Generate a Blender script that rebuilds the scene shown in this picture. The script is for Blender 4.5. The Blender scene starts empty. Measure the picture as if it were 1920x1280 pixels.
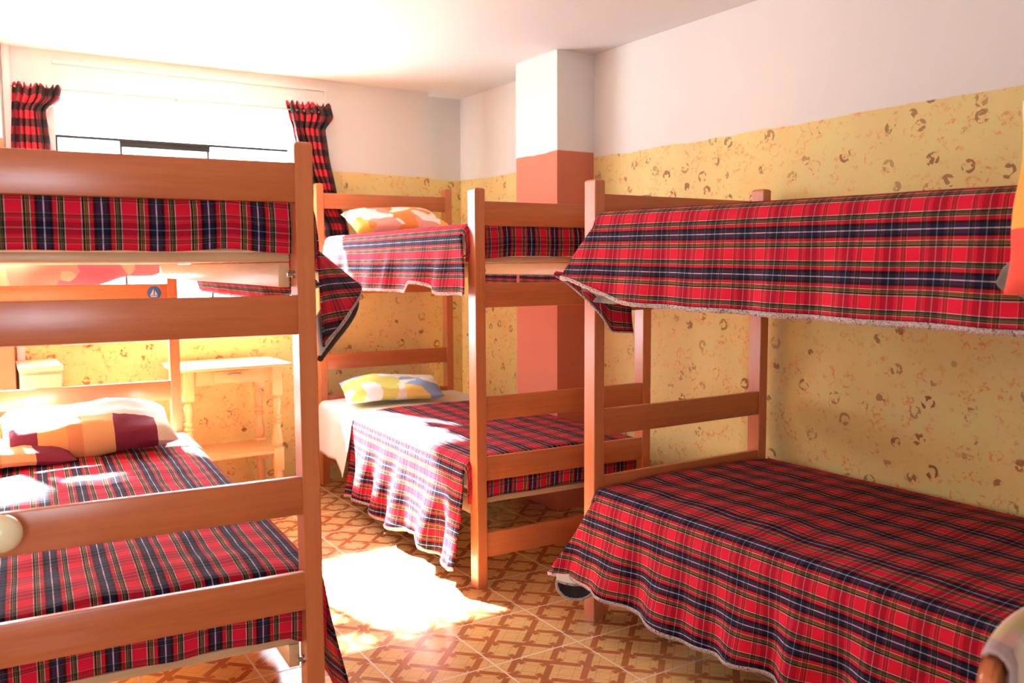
import bpy, bmesh, math, random
from mathutils import Vector, Matrix, noise
random.seed(7)
PI = math.pi
S = bpy.context.scene
COL = S.collection

# ------------------------------------------------------------------ camera
def cam_basis(yaw, pitch, roll):
    a, b, c = (math.radians(v) for v in (yaw, pitch, roll))
    fw = Vector((math.sin(a)*math.cos(b), math.cos(a)*math.cos(b), math.sin(b)))
    r = Vector((math.cos(a), -math.sin(a), 0)); u = r.cross(fw)
    return r*math.cos(c)+u*math.sin(c), -r*math.sin(c)+u*math.cos(c), fw
cd = bpy.data.cameras.new('camera'); cam = bpy.data.objects.new('camera', cd); COL.objects.link(cam)
r2, u2, fw = cam_basis(32.0977, -4.9709, -0.2939)
m = Matrix((r2, u2, -fw)).transposed().to_4x4(); m.translation = Vector((0, 0, 1.4227)); cam.matrix_world = m
cd.sensor_width = 36; cd.lens = 1651.7/1920*36; cd.clip_start = .05
cd.dof.use_dof = True; cd.dof.focus_distance = 3.3; cd.dof.aperture_fstop = 3.2
S.camera = cam
S.view_settings.view_transform = 'Standard'; S.view_settings.look = 'None'
S.view_settings.gamma = 1; S.view_settings.use_curve_mapping = False
S.view_settings.exposure = 0.52

# ------------------------------------------------------------------ light
W = bpy.data.worlds.new('sky'); S.world = W; W.use_nodes = True
bg = W.node_tree.nodes['Background']; bg.inputs[0].default_value = (.88, .97, 1.08, 1); bg.inputs[1].default_value = 13.0
sd = bpy.data.lights.new('sun', 'SUN'); sd.energy = 120; sd.angle = math.radians(2.0); sd.color = (1, .97, .92)
sun = bpy.data.objects.new('sun', sd); COL.objects.link(sun)
SUN_DIR = Vector((.24, -1, -.84)).normalized()
sun.rotation_euler = SUN_DIR.to_track_quat('-Z', 'Y').to_euler(); sun.location = (-2, 9, 6)
def portal(name, loc, rot, sx, sy):
    l = bpy.data.lights.new(name, 'AREA'); l.shape = 'RECTANGLE'; l.size = sx; l.size_y = sy; l.cycles.is_portal = True
    o = bpy.data.objects.new(name, l); COL.objects.link(o); o.location = loc; o.rotation_euler = rot
# room numbers
XW, YK, YR, ZC, XL, YB = 3.135, 5.56, 5.69, 2.612, -1.55, -1.3
XJ = 2.815                       # where the back wall steps back
WIN = (.50, 1.87, 1.0, 2.40)    # window behind the left bunk
WIN2 = (-1.38, .12, .85, 2.35)  # window left of the pilaster
FILL_WIN = (-1.2, -.1, .9, 2.0)       # unseen rear opening, added to brighten the left bunk's front rails
portal('portal', ((WIN[0]+WIN[1])/2, YK+.13, (WIN[2]+WIN[3])/2), (-PI/2, 0, 0), WIN[1]-WIN[0], WIN[3]-WIN[2])
portal('portal', ((WIN2[0]+WIN2[1])/2, YK+.13, (WIN2[2]+WIN2[3])/2), (-PI/2, 0, 0), WIN2[1]-WIN2[0], WIN2[3]-WIN2[2])

portal('portal', ((FILL_WIN[0]+FILL_WIN[1])/2, YB-.13, (FILL_WIN[2]+FILL_WIN[3])/2), (PI/2, 0, 0), FILL_WIN[1]-FILL_WIN[0], FILL_WIN[3]-FILL_WIN[2])

# ------------------------------------------------------------------ material helpers
def mat(name):
    m_ = bpy.data.materials.new(name); m_.use_nodes = True
    nt = m_.node_tree; b = nt.nodes['Principled BSDF']
    return m_, nt, b
class N:
    """short node helpers"""
    def __init__(s, nt): s.nt = nt
    def n(s, t, **k):
        x = s.nt.nodes.new(t)
        for a, v in k.items(): setattr(x, a, v)
        return x
    def l(s, a, b): s.nt.links.new(a, b)
    def math(s, op, a, b=None, c=None):
        x = s.n('ShaderNodeMath', operation=op)
        for i, v in enumerate((a, b, c)):
            if v is None: continue
            if isinstance(v, (int, float)): x.inputs[i].default_value = v
            else: s.l(v, x.inputs[i])
        return x.outputs[0]
    def mix(s, f, a, b, bt='MIX'):
        x = s.n('ShaderNodeMix', data_type='RGBA', blend_type=bt)
        for i, v in ((0, f), (6, a), (7, b)):
            if isinstance(v, (int, float)): x.inputs[i].default_value = v
            elif isinstance(v, tuple): x.inputs[i].default_value = (*v, 1) if len(v) == 3 else v
            else: s.l(v, x.inputs[i])
        return x.outputs[2]
    def ramp(s, f, stops, interp='LINEAR'):
        x = s.n('ShaderNodeValToRGB'); cr = x.color_ramp; cr.interpolation = interp
        while len(cr.elements) < len(stops): cr.elements.new(0.5)
        for e, (p, c) in zip(cr.elements, stops): pass
        for i, (p, c) in enumerate(stops):
            cr.elements[i].position = p; cr.elements[i].color = (*c, 1) if len(c) == 3 else c
        if not isinstance(f, (int, float)): s.l(f, x.inputs[0])
        return x.outputs[0]
    def noise(s, vec, scale, detail=3, rough=.5, out=0):
        x = s.n('ShaderNodeTexNoise'); x.inputs['Scale'].default_value = scale
        x.inputs['Detail'].default_value = detail; x.inputs['Roughness'].default_value = rough
        if vec is not None: s.l(vec, x.inputs['Vector'])
        return x.outputs[out]
    def smooth(s, v, a, b):
        x = s.n('ShaderNodeMapRange', interpolation_type='SMOOTHSTEP')
        s.l(v, x.inputs[0]); x.inputs[1].default_value = a; x.inputs[2].default_value = b
        return x.outputs[0]

def plain(name, col, rough=.6, metal=0, var=.0, scale=8, spec=None):
    m_, nt, b = mat(name); q = N(nt)
    b.inputs['Roughness'].default_value = rough; b.inputs['Metallic'].default_value = metal
    if spec is not None: b.inputs['Specular IOR Level'].default_value = spec
    if var:
        tc = q.n('ShaderNodeTexCoord')
        f = q.noise(tc.outputs['Object'], scale, 4)
        q.l(q.mix(f, tuple(c*(1-var) for c in col), tuple(min(1, c*(1+var)) for c in col)), b.inputs['Base Color'])
    else: b.inputs['Base Color'].default_value = (*col, 1)
    return m_

def wood(name, c1, c2, axis, rough=.32, scale=1.0):
    m_, nt, b = mat(name); q = N(nt)
    tc = q.n('ShaderNodeTexCoord'); mp = q.n('ShaderNodeMapping')
    sc = [22*scale]*3; sc['xyz'.index(axis)] = 1.3*scale; mp.inputs['Scale'].default_value = sc
    q.l(tc.outputs['Object'], mp.inputs['Vector'])
    g = q.noise(mp.outputs[0], 1.0, 6, .6); g2 = q.noise(mp.outputs[0], 5.0, 3, .6)
    cl = q.noise(tc.outputs['Object'], 3.0, 2, .5)
    f = q.math('ADD', q.math('MULTIPLY', g, .7), q.math('MULTIPLY', g2, .3))
    c = q.ramp(f, [(.3, c1), (.7, c2)])
    c = q.mix(q.smooth(cl, .35, .75), c, q.mix(.5, c, c2))
    q.l(c, b.inputs['Base Color']); b.inputs['Roughness'].default_value = rough
    b.inputs['Coat Weight'].default_value = .25; b.inputs['Coat Roughness'].default_value = .25
    return m_

RED, WHT, BLK, YEL, NAV, DRD = (.70, .012, .045), (.66, .60, .58), (.010, .008, .010), (.55, .34, .06), (.014, .018, .07), (.56, .010, .03)
GRN = (.25, .23, .10)
PLAID = [(0, RED), (.262, WHT), (.274, BLK), (.318, YEL), (.329, BLK), (.352, (.50, .19, .04)), (.364, BLK), (.39, WHT), (.401, DRD),
         (.475, BLK), (.53, NAV), (.617, WHT), (.633, NAV), (.715, BLK), (.775, DRD), (.852, WHT), (.863, BLK), (.892, YEL),
         (.902, BLK), (.922, GRN), (.932, BLK), (.968, WHT), (.98, RED)]
def plaid(name, period=.125):
    m_, nt, b = mat(name); q = N(nt)
    uv = q.n('ShaderNodeUVMap'); sp = q.n('ShaderNodeSeparateXYZ'); q.l(uv.outputs[0], sp.inputs[0])
    dim = {RED: .98, WHT: 1.0, BLK: .55, NAV: .52, DRD: .85, YEL: .9}; mixf = {WHT: .17, YEL: .13, NAV: .07, BLK: .06, RED: .05, DRD: .05}
    g3 = lambda v: (v, v, v)
    a = q.ramp(q.math('FRACT', q.math('DIVIDE', sp.outputs[1], period)), PLAID, 'CONSTANT')   # stripes along the bed
    fw_ = q.math('FRACT', q.math('DIVIDE', sp.outputs[0], period))
    w = q.ramp(fw_, PLAID, 'CONSTANT')                                                        # stripes across
    dm = q.ramp(fw_, [(p, g3(dim.get(c, .6))) for p, c in PLAID], 'CONSTANT')
    mf = q.ramp(fw_, [(p, g3(mixf.get(c, .12))) for p, c in PLAID], 'CONSTANT')
    c = q.mix(mf, q.mix(1.0, a, dm, 'MULTIPLY'), w)
    nz = q.noise(uv.outputs[0], 900, 1)
    c = q.mix(.25, c, q.mix(1.0, c, q.ramp(nz, [(.3, (.55, .55, .55)), (.7, (1, 1, 1))]), 'MULTIPLY'))
    q.l(c, b.inputs['Base Color']); b.inputs['Roughness'].default_value = .85
    b.inputs['Specular IOR Level'].default_value = .12
    return m_

def patchwork(name, cols, scale=7.0, seed=0.0, pale=None, pale_at=.5):
    m_, nt, b = mat(name); q = N(nt)
    tc = q.n('ShaderNodeTexCoord'); mp = q.n('ShaderNodeMapping'); mp.inputs['Location'].default_value = (seed, seed*.7, 0)
    q.l(tc.outputs['Object'], mp.inputs[0])
    wv = q.noise(mp.outputs[0], 3.5, 1, out=1)
    vec = q.n('ShaderNodeMixRGB'); vec.inputs[0].default_value = .10; q.l(mp.outputs[0], vec.inputs[1]); q.l(wv, vec.inputs[2])
    v = q.n('ShaderNodeTexVoronoi', distance='CHEBYCHEV'); v.inputs['Scale'].default_value = scale; q.l(vec.outputs[0], v.inputs['Vector'])
    sp = q.n('ShaderNodeSeparateXYZ'); q.l(v.outputs['Color'], sp.inputs[0])
    n = len(cols); c = q.ramp(sp.outputs[0], [(i/n, cc) for i, cc in enumerate(cols)], 'CONSTANT')
    q.l(c, b.inputs['Base Color']); b.inputs['Roughness'].default_value = .8
    return m_

# ---- painted wall: yellow sponge paint with stamped rosebuds below, cream above
def wall_mat(name, ua, va, paint_z=2.03, low=(.81, .665, .28), plain_low=False, up=(.84, .80, .75)):
    m_, nt, b = mat(name); q = N(nt)
    tc = q.n('ShaderNodeTexCoord'); sp = q.n('ShaderNodeSeparateXYZ'); q.l(tc.outputs['Object'], sp.inputs[0])
    cb = q.n('ShaderNodeCombineXYZ'); q.l(sp.outputs['XYZ'.index(ua)], cb.inputs[0]); q.l(sp.outputs[2], cb.inputs[1])
    P = cb.outputs[0]
    edge = q.math('ADD', sp.outputs[2], q.math('MULTIPLY', q.math('SUBTRACT', q.noise(P, 2.2, 4), .5), .05))
    isup = q.smooth(edge, paint_z-.004, paint_z+.004)
    if plain_low:
        lowc = q.mix(q.noise(P, 5, 3), tuple(c*.92 for c in low), tuple(c*1.05 for c in low))
    else:
        base = q.mix(q.smooth(q.noise(P, 2.5, 3), .35, .65), low, (low[0]*1.0, low[1]*.92, low[2]*.9))
        # soft orange/pink petals
        wp = q.n('ShaderNodeMixRGB'); wp.inputs[0].default_value = .035; q.l(P, wp.inputs[1]); q.l(q.noise(P, 22, 2, out=1), wp.inputs[2])
        v1 = q.n('ShaderNodeTexVoronoi'); v1.inputs['Scale'].default_value = 15; q.l(wp.outputs[0], v1.inputs['Vector'])
        ring = q.math('SUBTRACT', 1, q.smooth(q.math('ABSOLUTE', q.math('SUBTRACT', v1.outputs['Distance'], .36)), .03, .12))
        br = q.smooth(q.noise(P, 60, 3), .46, .58); big = q.smooth(q.noise(P, 8, 2), .40, .60)
        f1 = q.math('MULTIPLY', q.math('MULTIPLY', ring, br), big)
        col = q.mix(q.math('MULTIPLY', f1, .75), base, (.78, .26, .09))
        f2 = q.math('MULTIPLY', q.smooth(q.noise(P, 26, 4, .65), .56, .68), .45)
        col = q.mix(f2, col, (.80, .33, .14))
        # dark rosebud stamps
        mp = q.n('ShaderNodeMapping'); mp.inputs['Rotation'].default_value = (0, 0, .5); q.l(P, mp.inputs[0])
        v2 = q.n('ShaderNodeTexVoronoi'); v2.inputs['Scale'].default_value = 9.5; v2.inputs['Randomness'].default_value = .62; q.l(mp.outputs[0], v2.inputs['Vector'])
        d = v2.outputs['Distance']
        blob = q.math('SUBTRACT', 1, q.smooth(d, .20, .30))
        rg = q.math('SUBTRACT', 1, q.smooth(q.math('ABSOLUTE', q.math('SUBTRACT', d, .21)), .04, .075))
        mk = q.smooth(q.noise(P, 30, 2, .5), .49, .54)
        core = q.math('MULTIPLY', blob, q.smooth(q.noise(P, 34, 1), .56, .60))
        f3 = q.math('MAXIMUM', q.math('MULTIPLY', rg, mk), core)
        s3 = q.n('ShaderNodeSeparateXYZ'); q.l(v2.outputs['Color'], s3.inputs[0])
        f3 = q.math('MULTIPLY', f3, q.math('ADD', .45, q.math('MULTIPLY', s3.outputs[0], .5)))
        lowc = q.mix(f3, col, (.30, .085, .03))
    upc = q.mix(q.noise(P, 1.5, 3), tuple(c*.95 for c in up), up)
    q.l(q.mix(isup, lowc, upc), b.inputs['Base Color'])
    b.inputs['Roughness'].default_value = .75; b.inputs['Specular IOR Level'].default_value = .25
    return m_

def floor_mat():
    m_, nt, b = mat('parquet_print_tile'); q = N(nt); T = .3645
    tc = q.n('ShaderNodeTexCoord'); sp = q.n('ShaderNodeSeparateXYZ'); q.l(tc.outputs['Object'], sp.inputs[0])
    def frac(o, off): return q.math('FRACT', q.math('DIVIDE', q.math('ADD', o, off), T))
    u = frac(sp.outputs[0], -1.92+20*T); v = frac(sp.outputs[1], -2.605+20*T)
    du = q.math('ABSOLUTE', q.math('SUBTRACT', u, .5)); dv = q.math('ABSOLUTE', q.math('SUBTRACT', v, .5))
    grout = q.smooth(q.math('MAXIMUM', du, dv), .489, .493)
    # interlaced strips at 45 degrees inside every tile
    pq = q.math('MULTIPLY', q.math('ADD', u, v), 2.0); qq = q.math('MULTIPLY', q.math('SUBTRACT', u, v), 2.0)
    def band(x, y, off):          # dark strip every unit of x, going over/under in alternation
        fx = q.math('FRACT', q.math('ADD', x, off)); d = q.math('ABSOLUTE', q.math('SUBTRACT', fx, .5))
        return q.math('SUBTRACT', 1, q.smooth(d, .085, .105))
    b1 = band(pq, qq, 10.0); b2 = band(qq, pq, 10.0)
    # breaks so the strips weave
    ck = q.math('PINGPONG', q.math('ADD', q.math('FLOOR', q.math('ADD', pq, 10)), q.math('FLOOR', q.math('ADD', qq, 10))), 1)
    fq = q.math('FRACT', q.math('ADD', qq, 10.0)); fp = q.math('FRACT', q.math('ADD', pq, 10.0))
    cut1 = q.smooth(q.math('ABSOLUTE', q.math('SUBTRACT', fq, .5)), .16, .18); cut2 = q.smooth(q.math('ABSOLUTE', q.math('SUBTRACT', fp, .5)), .16, .18)
    b1 = q.math('MULTIPLY', b1, q.math('MAXIMUM', cut1, ck)); b2 = q.math('MULTIPLY', b2, q.math('MAXIMUM', cut2, q.math('SUBTRACT', 1, ck)))
    # straight strips parallel to the tile edges make the hexagons
    h = q.math('ABSOLUTE', q.math('SUBTRACT', q.math('FRACT', q.math('MULTIPLY', u, 2)), .5)); h2 = q.math('ABSOLUTE', q.math('SUBTRACT', q.math('FRACT', q.math('MULTIPLY', v, 2)), .5))
    b3 = q.math('MULTIPLY', q.math('SUBTRACT', 1, q.smooth(h, .05, .07)), q.smooth(h2, .24, .26))
    b4 = q.math('MULTIPLY', q.math('SUBTRACT', 1, q.smooth(h2, .05, .07)), q.smooth(h, .24, .26))
    dark = q.math('MAXIMUM', q.math('MAXIMUM', b1, b2), q.math('MAXIMUM', b3, b4))
    # thin joints beside the strips
    def joint(x): 
        d = q.math('ABSOLUTE', q.math('SUBTRACT', q.math('FRACT', q.math('ADD', x, 10.0)), .5))
        return q.math('SUBTRACT', 1, q.smooth(q.math('ABSOLUTE', q.math('SUBTRACT', d, .30)), .006, .016))
    jn = q.math('MAXIMUM', joint(pq), joint(qq))
    mpa = q.n('ShaderNodeMapping'); mpa.inputs['Rotation'].default_value = (0, 0, PI/4); mpa.inputs['Scale'].default_value = (6, 90, 1)
    q.l(tc.outputs['Object'], mpa.inputs[0]); g = q.noise(mpa.outputs[0], 1, 4, .6)
    light = q.mix(g, (.60, .31, .11), (.84, .55, .25)); dk = q.mix(g, (.30, .085, .028), (.52, .20, .075))
    c = q.mix(dark, light, dk); c = q.mix(q.math('MULTIPLY', jn, .35), c, (.30, .09, .03))
    c = q.mix(grout, c, (.72, .58, .48))
    q.l(c, b.inputs['Base Color']); b.inputs['Roughness'].default_value = .22
    b.inputs['Specular IOR Level'].default_value = .55
    q.l(q.math('ADD', .2, q.math('MULTIPLY', grout, .5)), b.inputs['Roughness'])
    return m_

M = dict(
    wood_x=wood('varnished_wood_x', (.40, .098, .030), (.57, .175, .063), 'x'),
    wood_z=wood('varnished_wood_z', (.44, .115, .038), (.60, .20, .075), 'z'),
    wood_y=wood('varnished_wood_y', (.40, .098, .030), (.57, .175, .063), 'y'),
    pine_x=wood('raw_pine_x', (.52, .30, .14), (.68, .44, .24), 'x', .6), pine_y=wood('raw_pine_y', (.52, .30, .14), (.70, .46, .25), 'y', .6),
    table=wood('honey_wood', (.68, .38, .15), (.82, .52, .25), 'x', .35), table_z=wood('honey_wood_z', (.68, .38, .15), (.82, .52, .25), 'z', .35),
    cab=wood('pale_laminate', (.72, .52, .32), (.84, .66, .46), 'z', .45),
    plaid=plaid('red_tartan'), white=plain('white_cotton', (.78, .76, .72), .8, var=.06),
    matt=plain('mattress_ticking', (.55, .50, .44), .9, var=.1), metal=plain('steel', (.35, .33, .30), .35, 1),
    black=plain('black_frame', (.02, .025, .025), .4), dark=plain('dark_lining', (.02, .02, .025), .9, var=.3, scale=60),
    brown=plain('brown_binding', (.055, .03, .022), .9, var=.4, scale=90), fringe=None,
    trimw=plain('white_gloss_paint', (.82, .80, .76), .4), grey=plain('grey_fleece', (.20, .18, .17), .95, var=.7, scale=35),
    knob=plain('cream_knob', (.85, .80, .55), .15),
    rod=plain('rod', (.55, .42, .30), .5), blue=plain('blue_ink', (.02, .10, .30), .5), sail=plain('cream_ink', (.62, .50, .42), .5))

def fringe_mat():
    m_, nt, b = mat('fringe_yarn'); q = N(nt); tc = q.n('ShaderNodeTexCoord')
    c = q.ramp(q.noise(tc.outputs['Object'], 110, 3, .7), [(.30, (.03, .03, .06)), (.42, (.22, .17, .18)), (.50, (.60, .55, .52)), (.60, (.30, .10, .13)), (.7, (.65, .6, .55))])
    q.l(c, b.inputs['Base Color']); b.inputs['Roughness'].default_value = .9; return m_
M['fringe'] = fringe_mat()

# ------------------------------------------------------------------ mesh helpers
def link(name, bm, mt, parent=None, smooth=True):
    me = bpy.data.meshes.new(name); bm.normal_update(); bm.to_mesh(me); bm.free()
    mts = mt if isinstance(mt, (list, tuple)) else [mt]
    for x in mts: me.materials.append(x)
    o = bpy.data.objects.new(name, me); COL.objects.link(o)
    if smooth:
        me.shade_smooth()
        try: me.set_sharp_from_angle(angle=math.radians(38))
        except Exception: pass
    if parent is not None: o.parent = parent
    return o
def tag(o, label, cat, group=None, kind=None):
    if label: o['label'] = label
    if cat: o['category'] = cat
    if group: o['group'] = group
    if kind: o['kind'] = kind
    return o
def struct(name, bm, mt, parent=None, label=None, smooth=False):
    o = link(name, bm, mt, parent, smooth)
    if parent is None: o['kind'] = 'structure'
    if label: o['label'] = label
    return o
def empty(name, loc, rz=0):
    o = bpy.data.objects.new(name, None); COL.objects.link(o); o.location = loc; o.rotation_euler = (0, 0, rz); o.empty_display_size = .1
    return o
def box(bm, x0, x1, y0, y1, z0, z1, bev=0, seg=2, mi=0):
    vs = [bm.verts.new((x, y, z)) for z in (z0, z1) for y in (y0, y1) for x in (x0, x1)]
    fs = [bm.faces.new([vs[i] for i in q]) for q in ((0, 2, 3, 1), (4, 5, 7, 6), (0, 1, 5, 4), (2, 6, 7, 3), (0, 4, 6, 2), (1, 3, 7, 5))]
    for f in fs: f.material_index = mi
    if bev:
        es = list({e for f in fs for e in f.edges})
        bmesh.ops.bevel(bm, geom=es, offset=bev, segments=seg, affect='EDGES', profile=.5)
    return bm
def B(*a, **k): return box(bmesh.new(), *a, **k)
def lathe(prof, cx=0, cy=0, seg=24, bm=None, axis='z', z0=0):
    bm = bm or bmesh.new(); rings = []
    for r, z in prof:
        ring = []
        for i in range(seg):
            a = 2*PI*i/seg; p = (cx+r*math.cos(a), cy+r*math.sin(a), z)
            if axis == 'y': p = (cx+r*math.cos(a), cy+z, z0+r*math.sin(a))
            ring.append(bm.verts.new(p))
        rings.append(ring)
    for a, b in zip(rings, rings[1:]):
        for i in range(seg): bm.faces.new((a[i], a[(i+1) % seg], b[(i+1) % seg], b[i]))
    bm.faces.new(list(reversed(rings[0]))); bm.faces.new(rings[-1])
    bmesh.ops.recalc_face_normals(bm, faces=bm.faces)
    return bm
def tube(pts, r, seg=8, bm=None):
    bm = bm or bmesh.new(); pts = [Vector(p) for p in pts]; rings = []
    for i, p in enumerate(pts):
        d = (pts[min(i+1, len(pts)-1)]-pts[max(i-1, 0)]).normalized()
        up = Vector((0, 0, 1)) if abs(d.z) < .9 else Vector((1, 0, 0))
        a = d.cross(up).normalized(); b = d.cross(a)
        rings.append([bm.verts.new(p+a*r*math.cos(2*PI*k/seg)+b*r*math.sin(2*PI*k/seg)) for k in range(seg)])
    for a, b in zip(rings, rings[1:]):
        for i in range(seg): bm.faces.new((a[i], a[(i+1) % seg], b[(i+1) % seg], b[i]))
    bm.faces.new(rings[0]); bm.faces.new(rings[-1]); bmesh.ops.recalc_face_normals(bm, faces=bm.faces)
    return bm
def grid(fn, nu, nv, bm=None, uvf=None, mi=0):
    """fn(i/nu, j/nv) -> point; uvf -> (u,v) in metres"""
    bm = bm or bmesh.new(); uvl = bm.loops.layers.uv.verify()
    V = [[bm.verts.new(fn(i/nu, j/nv)) for j in range(nv+1)] for i in range(nu+1)]
    for i in range(nu):
        for j in range(nv):
            ids = ((i, j), (i+1, j), (i+1, j+1), (i, j+1))
            try: f = bm.faces.new([V[a][b] for a, b in ids])
            except ValueError: continue
            f.material_index = mi
            for lp, (a, b) in zip(f.loops, ids):
                lp[uvl].uv = uvf(a/nu, b/nv) if uvf else (a/nu, b/nv)
    return bm
def solid(o, t, off=0):
    s = o.modifiers.new('thickness', 'SOLIDIFY'); s.thickness = t; s.offset = off
    return o
def nz(x, y, z=0): return noise.noise(Vector((x, y, z)))
def sst(x, a, b):
    t = min(1, max(0, (x-a)/(b-a))); return t*t*(3-2*t)

# ------------------------------------------------------------------ the room
T = .12
struct('floor', B(XL-T, XW+T, YB-T, YR+T, -.06, 0), floor_mat())
struct('ceiling', B(XL-T, XW+T, YB-T, YR+T, ZC, ZC+.08), plain('ceiling_paint', (.85, .82, .78), .8, var=.03, scale=1.2))
mb = wall_mat('back_wall_paint', 'X', 'Z', 2.035); mr = wall_mat('right_wall_paint', 'Y', 'Z', 2.03)
msh = plain('tan_wall_paint', (.50, .36, .22), .8, var=.05)
def wall_with_hole(bm, ax, c0, c1, lo, hi, holes):
    # slab between c0..c1 on its thin axis, lo..hi along ax
    segs = []; cur = lo
    for h in sorted(holes):
        segs.append((cur, h[0], 0, ZC)); segs.append((h[0], h[1], 0, h[2])); segs.append((h[0], h[1], h[3], ZC)); cur = h[1]
    segs.append((cur, hi, 0, ZC))
    for a, b, z0, z1 in segs:
        if ax == 'x': box(bm, a, b, c0, c1, z0, z1)
        else: box(bm, c0, c1, a, b, z0, z1)
    return bm
struct('wall_back', wall_with_hole(bmesh.new(), 'x', YK, YK+T, XL-T, XJ, [WIN, WIN2]), mb)
struct('wall_recess', B(XJ, XW+T, YR, YR+T, 0, ZC), mb)
struct('wall_right', B(XW, XW+T, YB-T, YR, 0, ZC), mr)
struct('wall_left', wall_with_hole(bmesh.new(), 'y', XL-T, XL, YB-T, YK, []), msh)
struct('wall_rear', wall_with_hole(bmesh.new(), 'x', YB-T, YB, XL, XW, [FILL_WIN]), msh)
terra = wall_mat('column_paint', 'Y', 'Z', 2.055, (.62, .19, .115), True)
struct('wall_column', B(2.878, XW, 4.103, 4.53, 0, ZC), terra)
struct('wall_pilaster', B(.16, .234, 5.32, YK, 0, ZC), wall_mat('pilaster_paint', 'X', 'Z', 2.09, (.60, .20, .115), True))
struct('trim_1', B(.257, .294, YK-.03, YK, 0, ZC), M['trimw'])
bm = bmesh.new(); box(bm, .50, 2.075, YK-.012, YK, 2.543, 2.56); box(bm, 2.06, 2.075, YK-.012, YK, 1.3, 2.543)
struct('trim_2', bm, M['trimw'])

# windows
def glass(name, rough, tint, fac):
    m_ = bpy.data.materials.new(name); m_.use_nodes = True; nt = m_.node_tree; nt.nodes.clear()
    o = nt.nodes.new('ShaderNodeOutputMaterial'); tr = nt.nodes.new('ShaderNodeBsdfTransparent'); tr.inputs[0].default_value = (*tint, 1)
    mx = nt.nodes.new('ShaderNodeMixShader'); mx.inputs[0].default_value = fac
    g = nt.nodes.new('ShaderNodeBsdfGlossy' if rough < .5 else 'ShaderNodeBsdfTranslucent')
    if rough < .5: g.inputs['Roughness'].default_value = rough
    g.inputs['Color'].default_value = (.9, .9, .88, 1)
    nt.links.new(tr.outputs[0], mx.inputs[1]); nt.links.new(g.outputs[0], mx.inputs[2]); nt.links.new(mx.outputs[0], o.inputs[0])
    return m_
GL = glass('clear_glass', .02, (.97, .98, .98), .06); FR = glass('added_diffusing_glass', .9, (.9, .9, .9), .93)
wn = empty('window_1', ((WIN[0]+WIN[1])/2, YK, WIN[2])); wn['kind'] = 'structure'
wx = (WIN[0]+WIN[1])/2
def wb(name, x0, x1, z0, z1, mt, y0=0.0, y1=.03): return link(name, B(x0-wx, x1-wx, y0, y1, z0-WIN[2], z1-WIN[2]), mt, wn, False)
bm = bmesh.new()
for a in ((WIN[0], WIN[1], 2.143, 2.158), (WIN[0], WIN[0]+.01, WIN[2], 2.143), (1.855, WIN[1], WIN[2], 2.143), (WIN[0], WIN[1], WIN[2], WIN[2]+.02)):
    box(bm, a[0]-wx, a[1]-wx, .0, .035, a[2]-WIN[2], a[3]-WIN[2])
link('window_frame', bm, M['black'], wn, False)
bm = bmesh.new()
for a in ((.83, 1.335, 2.112, 2.143), (.83, .842, WIN[2]+.02, 2.112), (1.318, 1.33, WIN[2]+.02, 2.112)):
    box(bm, a[0]-wx, a[1]-wx, .005, .03, a[2]-WIN[2], a[3]-WIN[2])
link('sliding_sash', bm, M['black'], wn, False)
for x in (.898, 1.373): wb('mullion', x, x+.005, WIN[2]+.02, 2.112, M['metal'], .012, .02)
wb('window_pane', WIN[0], WIN[1], WIN[2], 2.143, GL, .033, .037); wb('added_white_transom', WIN[0], WIN[1], 2.158, WIN[3], FR, .033, .037)  # upper pane is added: gives the white glare and diffuses direct sun
link('window_sill', B(WIN[0]-wx-.02, WIN[1]-wx+.02, -.02, .02, -.02, 0, bev=.004), M['trimw'], wn)
for nm, (a, b, c, d), yy in (('window_2', WIN2, YK), ('added_fill_window', FILL_WIN, YB-T)):  # the rear one is an added opening for fill daylight
    w2 = empty(nm, ((a+b)/2, yy, c)); w2['kind'] = 'structure'; h = (b-a)/2
    bm = bmesh.new()
    for q in ((-h, h, 0, .04), (-h, h, d-c-.04, d-c), (-h, -h+.04, .04, d-c-.04), (h-.04, h, .04, d-c-.04), (-.015, .015, .04, d-c-.04)): box(bm, q[0], q[1], .03, .06, q[2], q[3])
    link('window_frame', bm, M['black'], w2, False); link('window_pane', B(-h+.04, h-.04, .043, .047, .04, d-c-.04), GL, w2, False)

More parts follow.
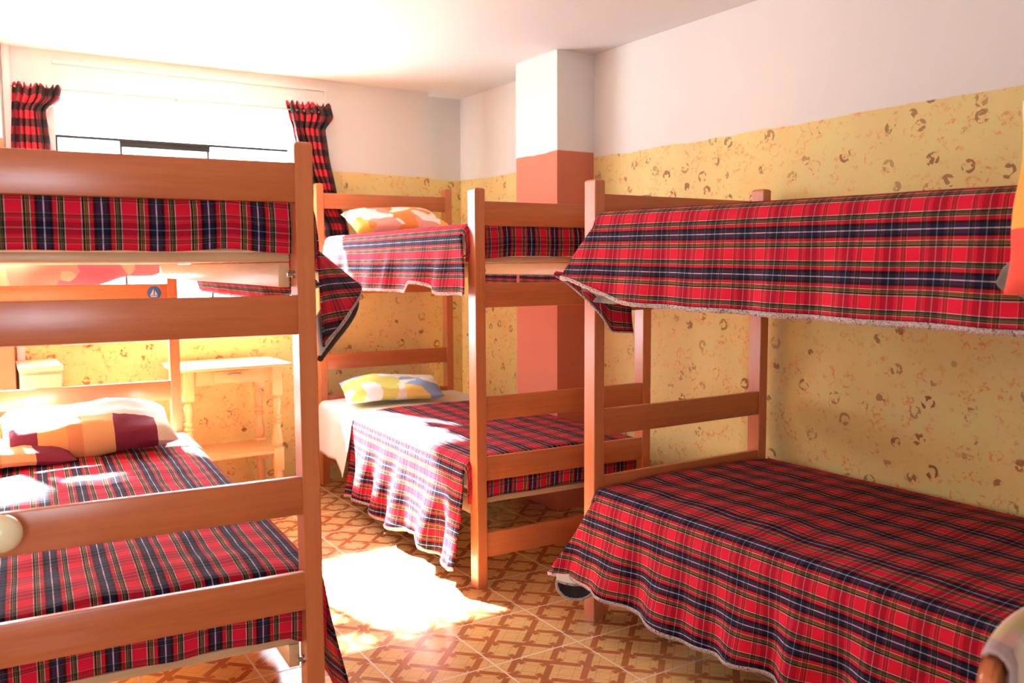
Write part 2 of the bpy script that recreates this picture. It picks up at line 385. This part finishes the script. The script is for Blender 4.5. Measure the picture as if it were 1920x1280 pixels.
# ------------------------------------------------------------------ bunk beds
PW, PD, HT, HH = .0489, .0695, 1.75, 1.945
FOOT = [(1.694, 1.5902), (1.345, 1.2399), (.8514, .7476), (.5857, .4798), (.2471, .1378)]
HEAD = [(1.885, 1.787), (1.342, 1.242), (.853, .753), (.585, .482), (.2471, .1378)]
HEADL = [(1.885, 1.787), (1.3364, 1.236), (.8403, .7414), (.5716, .47), (.2471, .1378)]
def post_mesh(h):
    bm = B(0, PW, 0, PD, 0, h); es = [e for e in bm.edges if all(abs(v.co.z-h) < 1e-6 for v in e.verts)]
    bmesh.ops.bevel(bm, geom=es, offset=.014, segments=4, affect='EDGES', profile=.5)
    es = [e for e in bm.edges if abs(e.verts[0].co.z-e.verts[1].co.z) > .5]
    bmesh.ops.bevel(bm, geom=es, offset=.003, segments=1, affect='EDGES')
    return bm
def bunk(label, org, th, w, L, flip=False, head=HEAD):
    """org: front left corner of the near-panel's left post; panels at y=0 and y=L. flip: head panel is the near one"""
    t = empty('bunk_bed', (*org, 0), th); tag(t, label, 'bunk bed', 'wooden bunk beds')
    panels = [(0, HT, FOOT), (L, HH, head)] if not flip else [(0, HT, FOOT), (L, HH, HEAD)]
    for y, h, rails in panels:
        for x in (0, w):
            p = link('post', post_mesh(h), M['wood_z'], t); p.location = (x, y, 0)
        for z1, z0 in rails:
            link('rail', B(PW-.001, w+.001, y+.006, y+.030, z0, z1, bev=.003), M['wood_x'], t)
    y0, y1 = sorted((0, L)); a, b = (PD if L > 0 else PD), 0
    ya, yb = (PD, L) if L > 0 else (L+PD, 0)
    for z in (1.434, .362):
        zt = z+.025
        for x in (PW+.002, w-.032):
            link('side_rail', B(x, x+.03, ya+.003, yb-.003, z-.068, z-.002, bev=.002), M['pine_y'], t)
        for y in (ya+.003, yb-.023): link('end_bar', B(PW+.002, w-.002, y, y+.02, z, zt, bev=.002), M['pine_x'], t)
        n = 9
        for i in range(n):
            yy = ya+.12+(yb-ya-.32)*i/(n-1)
            s = link('slat', B(PW+.004, w-.004, yy, yy+.085, z, z+.018, bev=.002), M['pine_x'], t)
    for z in (1.40, .33):
        for x in (PW, w):
            for y in (ya-.0, yb):
                pass
        for x, s in ((PW, 1), (w, -1)):
            b_ = lathe([(.011, 0), (.011, .006), (.006, .008), (.006, .018)], seg=10)
            o_ = link('bolt', b_, M['metal'], t); o_.location = (x, PD*.5 if True else 0, z); o_.rotation_euler = (0, s*PI/2, 0)
    return t
def W2(t, x, y, z):      # local -> world of a bunk empty
    c, s = math.cos(t.rotation_euler.z), math.sin(t.rotation_euler.z)
    return (t.location.x+c*x-s*y, t.location.y+s*x+c*y, z)
R_ = math.radians
wL = .906; tl = R_(-3.1843)
bL = bunk('wooden bunk bed nearest the camera on the left, with five wide rails at its foot', (.7645-wL*math.cos(tl), 2.2891-wL*math.sin(tl)), tl, wL, 2.4481, head=HEADL)
bM = bunk('wooden bunk bed standing between the terracotta column and the window wall', (1.8688, 3.2695), R_(-2.1311), .906, 2.165)
bR = bunk('wooden bunk bed along the right wall, nearest of the two on that side', (2.0837, 2.7164), R_(.2891), .9306, -2.25)
# boat sticker on the head rail of the left bunk
st = empty('boat_sticker', (0, 0, 0)); st.parent = bL; st.location = (wL-.062, 2.4481+.0055, 1.291); st['label'] = 'round blue sticker with a white sailing boat'
link('sticker_disc', lathe([(.033, 0), (.033, -.001)], axis='y', seg=36), M['blue'], st, False)
bm = bmesh.new()
for tri in (((-.004, -.012), (-.020, -.012), (-.002, .022)), ((.001, -.012), (.016, -.010), (.004, .012)), ((-.021, -.015), (.018, -.015), (.010, -.021), (-.014, -.021))):
    bm.faces.new([bm.verts.new((x, -.0016, z)) for x, z in tri])
link('sticker_boat', bm, M['sail'], st, False)
# round knob on the lowest visible cross rail of the left bunk
kb = link('knob', lathe([(.012, 0), (.012, -.02), (.026, -.026), (.038, -.036), (.044, -.05), (.043, -.064), (.034, -.078), (.018, -.086), (.004, -.088)], axis='y', seg=28), M['knob'], bL)
kb.location = (.198, .006, .818); kb['label'] = 'shiny cream round knob'

# ------------------------------------------------------------------ mattresses and tartan blankets
def mattress(t, x0, x1, y0, y1, z0, z1, label):
    bm = B(x0, x1, y0, y1, z0, z1, bev=.03, seg=3)
    o = link('mattress', bm, M['matt']); o.location = t.location; o.rotation_euler = t.rotation_euler
    return tag(o, label, 'mattress', 'mattresses under the tartan blankets')

def blanket(t, x0, x1, ya, yb, ztop, hangL, hangR, hemL=None, hemR=None, endA=None, endB=None, label='', seed=0, flareL=0, flareR=0,
            slantA=(0, 0), slantB=(0, 0), puff=.012, fold=.010, side_fold=.02, wallside=0, fexp=1.25, ztopf=None, voff=0, mt=None, name='tartan_blanket', uvs=1, thick=.006):
    """cloth over a bed in the bunk's own coordinates. slantA/B: how far the left/right hang runs on past the ends"""
    r = .045; arc = r*PI/2; top = (x1-x0)-2*r
    nT = 30; nA = 7; nH = 16
    # list of s positions (arc length from left hem to right hem)
    secs = []
    if hangL: secs += [('hl', 1-k/nH) for k in range(nH)]
    secs += [('al', 1-k/nA) for k in range(nA)]
    secs += [('t', k/nT) for k in range(nT+1)]
    secs += [('ar', (k+1)/nA) for k in range(nA)]
    if hangR: secs += [('hr', (k+1)/nH) for k in range(nH)]
    nY = 110
    zt = ztopf or (lambda u, y: ztop)
    def hangat(side, y):
        f = hemL if side < 0 else hemR; h = hangL if side < 0 else hangR
        return f(y) if f else h
    def pos(sec, y, v):
        k, f = sec; z0 = None
        if k == 't':
            x = x0+r+top*f; edge = min(f, 1-f)*top
            z = zt(f, y)+puff*(.6*nz(x*3+seed, y*2.2, 1)+.4*nz(x*9, y*7+seed, 2))*min(1, edge/.06+.25)+.010*sst(edge, 0, .2)
            s = x-x0; return Vector((x, y, z)), s
        side = -1 if k in ('al', 'hl') else 1
        xe = x0 if side < 0 else x1; zz = zt(0 if side < 0 else 1, y)+puff*.25*(.6*nz((x0+r if side < 0 else x1-r)*3+seed, y*2.2, 1))
        if k[0] == 'a':
            a = f*PI/2; x = xe-side*r+side*r*math.sin(a); z = zz-r+r*math.cos(a)
            s = (x0+r-arc*f-x0) if side < 0 else (x1-r+arc*f-x0); return Vector((x, y, z)), s
        H = hangat(side, y)-r; d = f*H
        fl = flareL if side < 0 else flareR
        fl = fl(y) if callable(fl) else fl
        w = (side_fold if side != wallside else .004)*sst(d, 0, H*.9)*(math.sin(y*21+seed*3+2*nz(y*2, seed))*.45+nz(y*9+seed, d*2, 3)*.9)
        x = xe+side*(fl*(d/max(H, .01))**fexp+w+.006); z = zz-r-d
        z += fold*.3*nz(y*6, seed, 5)*f
        s = (x0+r-arc-d-x0) if side < 0 else (x1-r+arc+d-x0)
        return Vector((x, y, z)), s
    bm = bmesh.new(); uvl = bm.loops.layers.uv.verify(); rows = []
    for i in range(nY+1):
        row = []
        for sec in secs:
            k, f = sec
            A, Bq = ya, yb
            if k == 'hl': A, Bq = ya-slantA[0]*f**.8, yb+slantB[0]*f**.8
            if k == 'hr': A, Bq = ya-slantA[1]*f**.8, yb+slantB[1]*f**.8
            y = A+(Bq-A)*i/nY; p, s = pos(sec, y, 0)
            row.append((bm.verts.new(p), (y, s+voff)))
        rows.append(row)
    # end tucks: over the mattress end and down behind the panel
    def endrows(base, yend, dirn, depth):
        out = []; rr = .03; na = 5; nd = 8
        i0 = secs.index(('al', 1.0)); i1 = secs.index(('ar', 1.0))
        idx = range(i0, i1+1)
        for q in range(1, na+nd+1):
            row = {}
            for j in idx:
                v, (uy, us) = base[j]; p = v.co.copy()
                low = zt(.5, yend)-.0-p.z
                if q <= na:
                    a = q/na*PI/2; dy = rr*math.sin(a); dz = rr-rr*math.cos(a); al = rr*a
                else:
                    e = (q-na)/nd; dy = rr+.004*math.sin(us*30+seed)+.006*math.sin(e*PI); dz = rr+e*max(0, depth-rr); al = rr*PI/2+e*depth
                zz = p.z-dz
                if p.z-dz < zt(.5, yend)-depth: zz = min(p.z, zt(.5, yend)-depth)-.001*q
                row[j] = (bm.verts.new((p.x, p.y+dirn*dy, zz)), (uy+dirn*al, us))
            out.append(row)
        return out
    def quad(a, b, c, d):
        try: f = bm.faces.new((a[0], b[0], c[0], d[0]))
        except ValueError: return
        for lp, q in zip(f.loops, (a, b, c, d)): lp[uvl].uv = q[1]
    for a, b in zip(rows, rows[1:]):
        for j in range(len(secs)-1): quad(a[j], b[j], b[j+1], a[j+1])
    for base, yend, dirn, depth in ((rows[0], ya, -1, endA), (rows[-1], yb, 1, endB)):
        if not depth: continue
        er = endrows(base, yend, dirn, depth); prev = {j: base[j] for j in er[0]}
        for row in er:
            js = sorted(row)
            for j, j2 in zip(js, js[1:]):
                if dirn > 0: quad(prev[j], row[j], row[j2], prev[j2])
                else: quad(row[j], prev[j], prev[j2], row[j2])
            prev = row
    o = link(name, bm, mt or M['plaid'], None, True); o.location = t.location; o.rotation_euler = t.rotation_euler
    solid(o, thick, 0)
    if label: tag(o, label, 'blanket', 'red tartan blankets')
    # frayed hem, one strip per hanging side
    me = o.data
    ncol = len(secs)
    for jj, on in ((0, hangL), (ncol-1, hangR)):
        if not on or mt is not None: continue
        prev = None; hb = bmesh.new()
        for i in range(nY+1):
            p = me.vertices[i*ncol+jj].co
            n2 = Vector(p)+Vector((0, 0, -.008-.004*random.random())); n1 = Vector(p)+Vector((0, 0, .006))
            a = hb.verts.new(n1+Vector(((-1 if jj == 0 else 1)*(thick*.5+.0015), 0, 0))); b = hb.verts.new(n2+Vector(((-1 if jj == 0 else 1)*(.0015), .002*random.uniform(-1, 1), 0)))
            if prev: hb.faces.new((prev[0], a, b, prev[1]))
            prev = (a, b)
        he = solid(link('hem', hb, M['fringe'], o), .002); he['label'] = 'frayed grey overlocked hem'
    return o

X0, X1 = PW+.004, None
# left bunk (open side is +x)
w = wL
mattress(bL, .05, w, .075, 2.44, 1.46, 1.575, 'mattress on the upper deck of the left bunk, wrapped in tartan')
mattress(bL, .05, w, .075, 2.44, .388, .50, 'mattress on the lower deck of the left bunk, wrapped in tartan')
mattress(bM, .05, w, .075, 2.16, 1.46, 1.575, 'mattress on the upper deck of the bunk beside the column')
mattress(bM, .05, w, .075, 2.16, .388, .50, 'mattress on the lower deck of the bunk beside the column')
mattress(bR, .05, .93, -2.24, -.005, 1.46, 1.575, 'mattress on the upper deck of the right wall bunk')
mattress(bR, .05, .93, -2.24, -.005, .388, .50, 'mattress on the lower deck of the right wall bunk')
FLR = lambda y: .0+.25*sst(y, 0, .45)*(1-.7*sst(y, .5, 1.0))
HMR = lambda y: .405-.165*sst(y, .02, .5)+.06*sst(y, .6, 1)
blanket(bL, .0, w+PW+.02, .085, 2.40, 1.605, .12, .34, endA=.15, endB=.13, seed=1, flareR=FLR, fexp=1.0, side_fold=.007, slantA=(0, .05),
        hemR=HMR, voff=.01, label='red tartan blanket on the upper deck of the left bunk, corner flaring past its post')
blanket(bL, .0, w+PW+.02, .085, 2.16, .575, .12, .42, endA=.19, seed=2, flareR=.07, slantA=(0, .0), voff=.03, puff=.022,
        label='red tartan blanket on the lower left bed, with the plump pillow on it')
blanket(bM, -.02, w+PW+.006, .085, 1.95, 1.60, .30, .30, endA=.15, seed=3, flareL=.03, flareR=.0, wallside=1, slantA=(.08, .0), side_fold=.03,
        hemL=lambda y: .30-.045*sst(y, .2, .5)+.045*sst(y, .55, .62), label='red tartan blanket on the upper deck of the bunk beside the column')
blanket(bM, -.02, w+PW+.006, .085, 1.52, .568, .48, .30, endA=.18, seed=4, flareL=.06, flareR=.0, wallside=1, slantA=(.05, .0), side_fold=.045,
        hemL=lambda y: .46+.02*math.sin(y*9), label='red tartan blanket on the lower bed beside the column, hanging nearly to the floor')
blanket(bR, -.03, .985, -2.12, -.055, 1.622, .33, .12, endB=.15, seed=5, flareL=lambda y: .02+.03*sst(y, -.5, 0), slantB=(.17, 0), side_fold=.014, ztopf=lambda u, y: 1.622+.014*y,
        hemL=lambda y: .335-.085*sst(y, -.32, .12), voff=.03, label='red tartan blanket on the upper right bed, draped over its aisle side')
blanket(bR, -.03, .985, -2.18, -.05, .553, .40, .12, endB=.12, seed=6, flareL=lambda y: .045+.03*sst(y, -.5, 0), slantB=(.17, 0), side_fold=.035, puff=.018,
        hemL=lambda y: .385-.035*sst(y, -.25, .1)+.012*math.sin(y*8), voff=.06, label='wide red tartan blanket on the lower deck of the right wall bunk')

# ------------------------------------------------------------------ pillows
def pillow(name, loc, rot, sx, sy, sz, mt, label, cat='pillow', seed=0, group='pillows', parent=None):
    n = 26
    def f(top):
        def g(u, v):
            x, y = u*2-1, v*2-1
            e = (max(0, 1-abs(x)**2.6)*max(0, 1-abs(y)**2.6))**.42
            px = x*sx/2*(1-.10*(1-abs(y))*0-.05*y*y*(abs(x))); py = y*sy/2*(1-.06*x*x*abs(y))
            pinch = 1-.10*(1-abs(x))*abs(y)**3-.10*(1-abs(y))*abs(x)**3
            px *= 1-.07*(1-y*y)*abs(x)**3; py *= 1-.10*(1-x*x)*abs(y)**3
            z = sz/2*e*(1+.22*nz(x*2.2+seed, y*2.2, 3)+.08*nz(x*7, y*7, seed))*(1 if top else -.75)
            return (px, py, z+.02*nz(x*1.5+seed, y*1.5, 9))
        return g
    bm = grid(f(True), n, n); grid(lambda u, v: f(False)(1-u, v), n, n, bm)
    bmesh.ops.remove_doubles(bm, verts=bm.verts, dist=.0006); bmesh.ops.recalc_face_normals(bm, faces=bm.faces)
    o = link(name, bm, mt); me = o.data; me.shade_smooth(); o.location = loc; o.rotation_euler = rot
    return tag(o, label, cat, group)
def block_print_sunlit():
    m_, nt, b = mat('pillow_block_print_sunlit'); q = N(nt); tc = q.n('ShaderNodeTexCoord'); sp = q.n('ShaderNodeSeparateXYZ'); q.l(tc.outputs['Object'], sp.inputs[0])
    wv = q.math('MULTIPLY', q.math('SUBTRACT', q.noise(tc.outputs['Object'], 6, 2), .5), .04)
    f = q.math('ADD', q.math('ADD', q.math('MULTIPLY', sp.outputs[0], 1.36), .5), wv)
    c = q.ramp(f, [(0, (.74, .74, .60)), (.07, (.22, .02, .07)), (.20, (.76, .46, .16)), (.36, (.70, .34, .14)), (.44, (.78, .50, .22)), (.62, (.20, .02, .06)), (.86, (.74, .74, .60))], 'CONSTANT')
    up = q.math('GREATER_THAN', q.math('ADD', sp.outputs[1], q.math('MULTIPLY', wv, 1.5)), -.075)  # sunlit white painted over the top part of the print
    q.l(q.mix(up, c, (.80, .79, .76)), b.inputs['Base Color']); b.inputs['Roughness'].default_value = .8
    return m_
m1 = block_print_sunlit()
m2 = patchwork('pillow_lemon_print', [(.80, .78, .70), (.80, .76, .62), (.62, .60, .14), (.78, .78, .76), (.25, .38, .62), (.78, .62, .16)], 8, 1.3)
m3 = patchwork('pillow_orange_print', [(.82, .78, .72), (.80, .14, .06), (.85, .40, .06), (.82, .78, .70), (.85, .22, .05), (.80, .30, .25)], 8, 3.4)
m4 = patchwork('sheet_coral_print', [(.78, .22, .16), (.82, .34, .20), (.60, .10, .14), (.82, .48, .20), (.80, .26, .18)], 5, 4.1)
def banded():
    m_, nt, b = mat('pillow_banded_print'); q = N(nt); tc = q.n('ShaderNodeTexCoord'); sp = q.n('ShaderNodeSeparateXYZ'); q.l(tc.outputs['Object'], sp.inputs[0])
    f = q.math('ADD', q.math('MULTIPLY', sp.outputs[0], 1.8), .5)
    q.l(q.ramp(f, [(0, (.78, .07, .04)), (.36, (.85, .42, .07)), (.66, (.85, .55, .06)), (.8, (.80, .72, .55))], 'CONSTANT'), b.inputs['Base Color']); b.inputs['Roughness'].default_value = .8
    return m_
m5 = banded()
# pillow on the lower left bed: sunlit white painted on its top, printed bands below
pillow('pillow', W2(bL, .50, 2.08, .685), (R_(14), 0, R_(-2)), .74, .44, .20, m1, 'plump maroon and ochre pillow with sunlit white painted on top, lower left bed', seed=1)
pillow('pillow', W2(bL, .16, 1.97, .63), (R_(2), R_(3), R_(8)), .52, .40, .10, m1, 'flat printed pillow, sunlit white painted on, under the plump one at the left edge', seed=6)
pillow('pillow', W2(bM, .34, 1.80, .655), (R_(10), 0, R_(-14)), .64, .38, .13, m2, 'white pillow with yellow and blue print on the lower bed beside the column', seed=2)
pillow('pillow', W2(bM, .40, 1.80, 1.675), (R_(22), 0, R_(-4)), .66, .38, .17, m3, 'white pillow with orange and red print on the upper deck beside the column', seed=3)
pillow('pillow', W2(bR, -.15, -1.885, 1.56), (0, R_(-80), R_(4)), .44, .46, .12, m5, 'orange and red printed pillow slumping off the upper right bed', seed=4)
# white sheet, lower bed of the middle bunk, and the left one
blanket(bM, -.028, w+PW+.010, 1.50, 2.135, .558, .36, .2, seed=9, flareL=.05, mt=M['white'], name='bed_sheet', hemL=lambda y: .36-.07*sst(y, 1.5, 1.7), thick=.003)
tag(COL.objects[-1] if False else bpy.data.objects['bed_sheet'], 'white bed sheet turned out at the head of the lower bed beside the column', 'sheet')
o = blanket(bL, -.005, w+PW+.028, 2.0, 2.42, .575, .12, .30, seed=11, flareR=.03, mt=M['white'], name='bed_sheet', puff=.05, thick=.003)
tag(o, 'white bed sheet rumpled behind the pillow on the lower left bed', 'sheet')
# coral printed sheet sagging at the head of the upper left bed
def sg(u, v):
    x = .05+u*.93; top = 1.46; bot = 1.30+.03*sst(u, .25, .4)+.045*sst(u, .55, .75)+.06*sst(u, .85, 1)
    z = top+(bot-top)*v
    return (x, 2.43+.10+.012*math.sin(u*17+v)+.03*v, z)
o = solid(link('printed_sheet', grid(sg, 50, 8), m4), .004); o.location = bL.location; o.rotation_euler = bL.rotation_euler
tag(o, 'coral and yellow printed sheet sagging below the upper left mattress', 'sheet')

# lining blanket with brown stitched edge under the flaring corner of the upper left blanket
def under_flap(t, fn, name, mts, label, thick=.006, nu=24, nv=14, uvf=None, group=None, cat='blanket'):
    o = link(name, grid(fn, nu, nv, uvf=uvf), mts); solid(o, thick); o.location = t.location; o.rotation_euler = t.rotation_euler
    return tag(o, label, cat, group)
def lin(u, v):
    y = .09+u*.54; H = HMR(y)+.022*(1-sst(y, .3, .6)); v = .7+.3*v
    return (w+PW+.008+FLR(y)*v, y, 1.55-(H-.03)*v)
o = under_flap(bL, lin, 'lining_blanket', M['white'], 'white lining blanket with stitched brown edge under the flaring tartan corner')
link('binding', tube([Vector(lin(i/24, 1)) for i in range(25)], .009, 8), M['brown'], o)
st_ = bmesh.new()
st_.free(); st_ = tube([Vector(lin(k/60, 1))+Vector((-.009, 0, .006*(-1)**k)) for k in range(60)], .0011, 5)
link('stitching', st_, M['trimw'], o, False)
pp = Vector(lin(0, 1)); pts = [(pp.x-.02+.004*math.sin(k*.8), pp.y-.004, pp.z-.012*k*.9) for k in range(14)]
link('loose_thread', tube(pts, .0009, 5), M['fringe'], o)

# rolled white and dark blanket end under the lower right blanket
def scoop(u, v, e=0):
    a = PI*u; l = -.078*math.cos(a)*(1-.2*v); dn = -(.078+e)*math.sin(a)**.8*(1-.35*v)
    ax = .20*v; l *= 1+e*8
    return (2.010+.80*l+.60*ax, 2.733-.60*l+.80*ax, .178+dn+.012*u)
o = link('rolled_blanket', grid(scoop, 30, 8), M['dark']); solid(o, .006, 0)
tag(o, 'white blanket end with dark lining curled below the lower right tartan', 'blanket')
link('outer_face', grid(lambda u, v: scoop(u, v, .007), 30, 8), M['white'], o)
def cap(u, v):
    l = -.080+.160*u; k = math.sin(PI*u)
    return (2.010+.80*l-.012*k*(v), 2.733-.60*l-.016*k*v, .204-.024*v+.004*u-.010*k*v)
solid(link('white_face', grid(cap, 20, 8), M['white'], o), .004)
link('fringe', tube([Vector(scoop(i/30, 0, .003)) for i in range(31)], .006, 7), M['fringe'], o)
link('fringe', tube([Vector(cap(i/18, 1))+Vector((0, 0, -.002)) for i in range(19)], .0055, 7), M['fringe'], o)

# folded flap and grey fleece below the upper right blanket
def flp(u, v):
    x = -.085+.245*u; zt_ = 1.395-.05*u; zb = 1.375-.20*sst(u, 0, .6)-.02*u
    return (x, .14-.18*sst(u, 0, .45)+.015*math.sin(v*3), zt_+(zb-zt_)*v)
o = under_flap(bR, flp, 'tartan_flap', M['plaid'], 'red tartan corner folded under and hanging below the upper right bed', uvf=lambda u, v: (u*.2, v*.17+.02), nu=20, nv=10)
o.name = 'blanket_corner'
link('hem', tube([Vector(flp(i/20, 1)) for i in range(21)], .004, 6), M['fringe'], o)
def flc(u, v):
    x = -.028+.10*v+.02*math.sin(v*9+u*14); y = .05-1.72*u
    return (x, y-.1*0, 1.325-.045*math.sin(PI*v)*(1-.75*sst(u, .12, .3))+.008*nz(u*30, v*4)+.0*u)
under_flap(bR, flc, 'fleece_blanket', M['grey'], 'grey marled fleece blanket peeping out below the upper right tartan', nu=70, nv=10, thick=.012)
def flc2(u, v):
    x = .80+.13*u; return (x, -.12-.30*u, 1.40-v*(.04+.17*math.sin(PI*min(1, u*1.1))))
under_flap(bR, flc2, 'fleece_blanket', M['grey'], 'dark fleece corner hanging by the wall beneath the upper right bed', nu=16, nv=8, thick=.01)
# grey fleece under the orange pillow
pillow('fleece_roll', W2(bR, -.045, -1.69, 1.385), (0, 0, R_(90)), .20, .09, .11, M['grey'], 'grey fluffy blanket end below the orange pillow at the right edge', 'blanket', 8, None)

# ------------------------------------------------------------------ curtains and rod
def check_mat():
    m_, nt, b = mat('red_black_check'); q = N(nt)
    uv = q.n('ShaderNodeUVMap'); sp = q.n('ShaderNodeSeparateXYZ'); q.l(uv.outputs[0], sp.inputs[0])
    a = q.math('GREATER_THAN', q.math('FRACT', q.math('DIVIDE', sp.outputs[0], .085)), .5)
    c = q.math('GREATER_THAN', q.math('FRACT', q.math('DIVIDE', sp.outputs[1], .085)), .5)
    s = q.math('MULTIPLY', q.math('ADD', a, c), .5)
    q.l(q.ramp(s, [(0, (.62, .012, .03)), (.25, (.075, .012, .012)), (.75, (.008, .007, .007))], 'CONSTANT'), b.inputs['Base Color'])
    b.inputs['Roughness'].default_value = .8; return m_
MC = check_mat()
def curtain(xt0, xt1, ztop, path, label):
    """path: list of (z, xleft, xright)"""
    def at(z):
        for (za, la, ra), (zb, lb, rb) in zip(path, path[1:]):
            if za >= z >= zb:
                f = (za-z)/(za-zb); f = f*f*(3-2*f)*.5+f*.5; return la+(lb-la)*f, ra+(rb-ra)*f
        return path[-1][1:]
    z0, z1 = path[0][0], path[-1][0]
    def f(u, v):
        z = z0+(z1-z0)*v; l, r = at(z)
        fr = sst(v, 0, .10)
        x = l+(r-l)*u+.006*math.sin(u*40+v*3); y = YK-.052+.018*math.sin(u*6*2*PI+1.5*math.sin(v*4))*(.75+.25*fr)+.006*nz(u*20, v*6)
        if v < .10: y -= .012*(1-v/.10); z += .012*math.sin(u*55)*(1-v/.10)
        return (x, y, z)
    o = link('curtain', grid(f, 110, 60, uvf=lambda u, v: (u*.62, (1-v)*(z0-z1))), MC); solid(o, .003)
    return tag(o, label, 'curtain', 'red and black checked curtains')
curtain(0, 0, 0, [(2.405, .30, .53), (2.34, .295, .52), (2.28, .29, .455), (2.05, .275, .475), (1.30, .28, .50), (1.12, .28, .52)], 'gathered red and black checked curtain at the left end of the rod')
curtain(0, 0, 0, [(2.445, 1.79, 2.08), (2.37, 1.81, 2.10), (2.29, 1.835, 2.045), (2.16, 1.86, 2.065), (1.85, 1.945, 2.12), (1.66, 2.03, 2.19), (1.40, 2.05, 2.22)], 'red and black checked curtain pulled aside to the right of the window')
rod = link('curtain_rod', tube([(.29, YK-.05, 2.392), (1.135, YK-.05, 2.398), (2.09, YK-.05, 2.402)], .0055, 8), M['rod'])
tag(rod, 'thin wooden curtain rod above the window', 'curtain rod')
for x in (.33, 1.136, 2.03): link('bracket', B(x-.008, x+.008, YK-.06, YK, 2.385, 2.397, bev=.001), M['metal'], rod)

# ------------------------------------------------------------------ side table
tb = empty('side_table', (1.31, 5.27, 0)); tag(tb, 'small honey wood side table with turned legs, drawer and lower shelf under the window', 'table')
bm = B(-.325, .325, -.235, .235, .838, .858, bev=.006); link('tabletop', bm, M['table'], tb)
def leg(px, py):
    prof = [(.0, 0), (.016, 0), (.022, .10), (.026, .20), (.020, .232), (.024, .238)]
    bm = lathe([(.015, 0), (.021, .05), (.026, .16), (.027, .20), (.020, .225)], px, py, 18)
    box(bm, px-.029, px+.029, py-.029, py+.029, .225, .36, bev=.003)
    lathe([(.020, .36), (.030, .375), (.031, .40), (.022, .47), (.018, .50), (.028, .512), (.028, .522), (.020, .528), (.027, .54), (.027, .55), (.019, .556), (.024, .60), (.027, .635), (.018, .66), (.028, .672)], px, py, 18, bm)
    box(bm, px-.029, px+.029, py-.029, py+.029, .672, .838, bev=.002)
    return bm
for px in (-.255, .24):
    for py in (-.19, .17): link('leg', leg(px, py), M['table_z'], tb)
bm = bmesh.new(); box(bm, -.226, .211, -.195, -.178, .755, .838); box(bm, -.226, .211, .16, .178, .755, .838)
box(bm, -.262, -.245, -.16, .141, .755, .838); box(bm, .231, .248, -.16, .141, .755, .838); link('apron', bm, M['table'], tb, False)
dr = link('drawer', B(-.115, .09, -.206, -.196, .765, .832, bev=.004), M['table'], tb)
link('drawer_handle', tube([(-.035, -.206, .812), (-.03, -.222, .815), (0, -.226, .818), (.03, -.222, .815), (.035, -.206, .812)], .005, 8), M['metal'], dr)
link('shelf', B(-.282, .266, -.215, .195, .325, .345, bev=.004), M['table'], tb).location.z = -.0

# ------------------------------------------------------------------ cabinet
cb_ = empty('bedside_cabinet', (.345, 5.33, 0)); tag(cb_, 'narrow pale wooden cabinet beside the pilaster, white in the sunlight on top', 'cabinet')
link('body', B(-.095, .095, -.19, .20, 0, .885, bev=.003), M['cab'], cb_)
link('cabinet_top', B(-.103, .100, -.205, .205, .885, .912, bev=.004), M['cab'], cb_)
dd = link('door', B(-.090, .090, -.206, -.191, .04, .87, bev=.003), M['cab'], cb_)
for z in (.32, .78): link('hinge', B(.090, .096, -.212, -.196, z, z+.04, bev=.001), M['metal'], dd)

# ------------------------------------------------------------------ chair at the bottom right, with printed cloth
ch = empty('wooden_chair', (1.527, .755, 0), R_(12)); tag(ch, 'wooden chair with rounded back rail in the bottom right corner of the view', 'chair')
def crail(z0, z1, y=.0, bowy=.02, xr=.21, th=.028, arch=.012):
    def f(u, v):
        a = u*2-1; x = a*xr; yy = y+bowy*(1-a*a); zt_ = z1-arch*a*a-.02*max(0, abs(a)-.86)**1*3
        p = [(yy, z0), (yy+th, z0), (yy+th, zt_), (yy, zt_), (yy, z0)]; k = min(3, int(v*4)); g = v*4-k
        q0, q1 = p[k], p[k+1]; return (x, q0[0]+(q1[0]-q0[0])*g, q0[1]+(q1[1]-q0[1])*g)
    bm = grid(f, 24, 4); bmesh.ops.remove_doubles(bm, verts=bm.verts, dist=1e-5)
    bmesh.ops.holes_fill(bm, edges=[e for e in bm.edges if e.is_boundary]); bmesh.ops.recalc_face_normals(bm, faces=bm.faces)
    bmesh.ops.bevel(bm, geom=[e for e in bm.edges if e.calc_length() > .005 and len(e.link_faces) == 2 and e.calc_face_angle(0) > 1], offset=.008, segments=3, affect='EDGES')
    return bm
link('back_rail', crail(.715, .800), M['wood_x'], ch)
link('back_rail', crail(.57, .62), M['wood_x'], ch)
for x in (-.205, .170): link('back_leg', B(x, x+.035, .004, .036, 0, .73, bev=.004), M['wood_z'], ch)
for x in (-.205, .170): link('front_leg', B(x, x+.035, .40, .435, 0, .43, bev=.004), M['wood_z'], ch)
link('seat', B(-.215, .215, -.0+.036, .45, .43, .455, bev=.008), M['wood_x'], ch)
link('seat_frame', B(-.17, .17, .41, .428, .36, .43, bev=.002), M['wood_x'], ch)
mcl = patchwork('faded_floral', [(.42, .36, .16), (.58, .36, .30), (.50, .42, .22), (.62, .50, .40), (.40, .30, .30)], 9, 7)
def clo(u, v):
    x = -.165+.36*u; d = v*.34; zt_ = .795-.012*(x/.21)**2
    yy = .02*(1-(x/.21)**2)
    if d < .04: return (x, yy+.028-d*.9, zt_+.008+.01*math.sin(d/.04*PI))
    return (x+.008*math.sin(d*20), yy-.012-.006*math.sin(u*25), zt_+.004-(d-.04)*1.0)
o = link('printed_cloth', grid(clo, 40, 26), mcl); solid(o, .004); o.location = ch.location; o.rotation_euler = ch.rotation_euler
tag(o, 'faded green and pink floral cloth draped over the chair back in the bottom right corner', 'cloth')
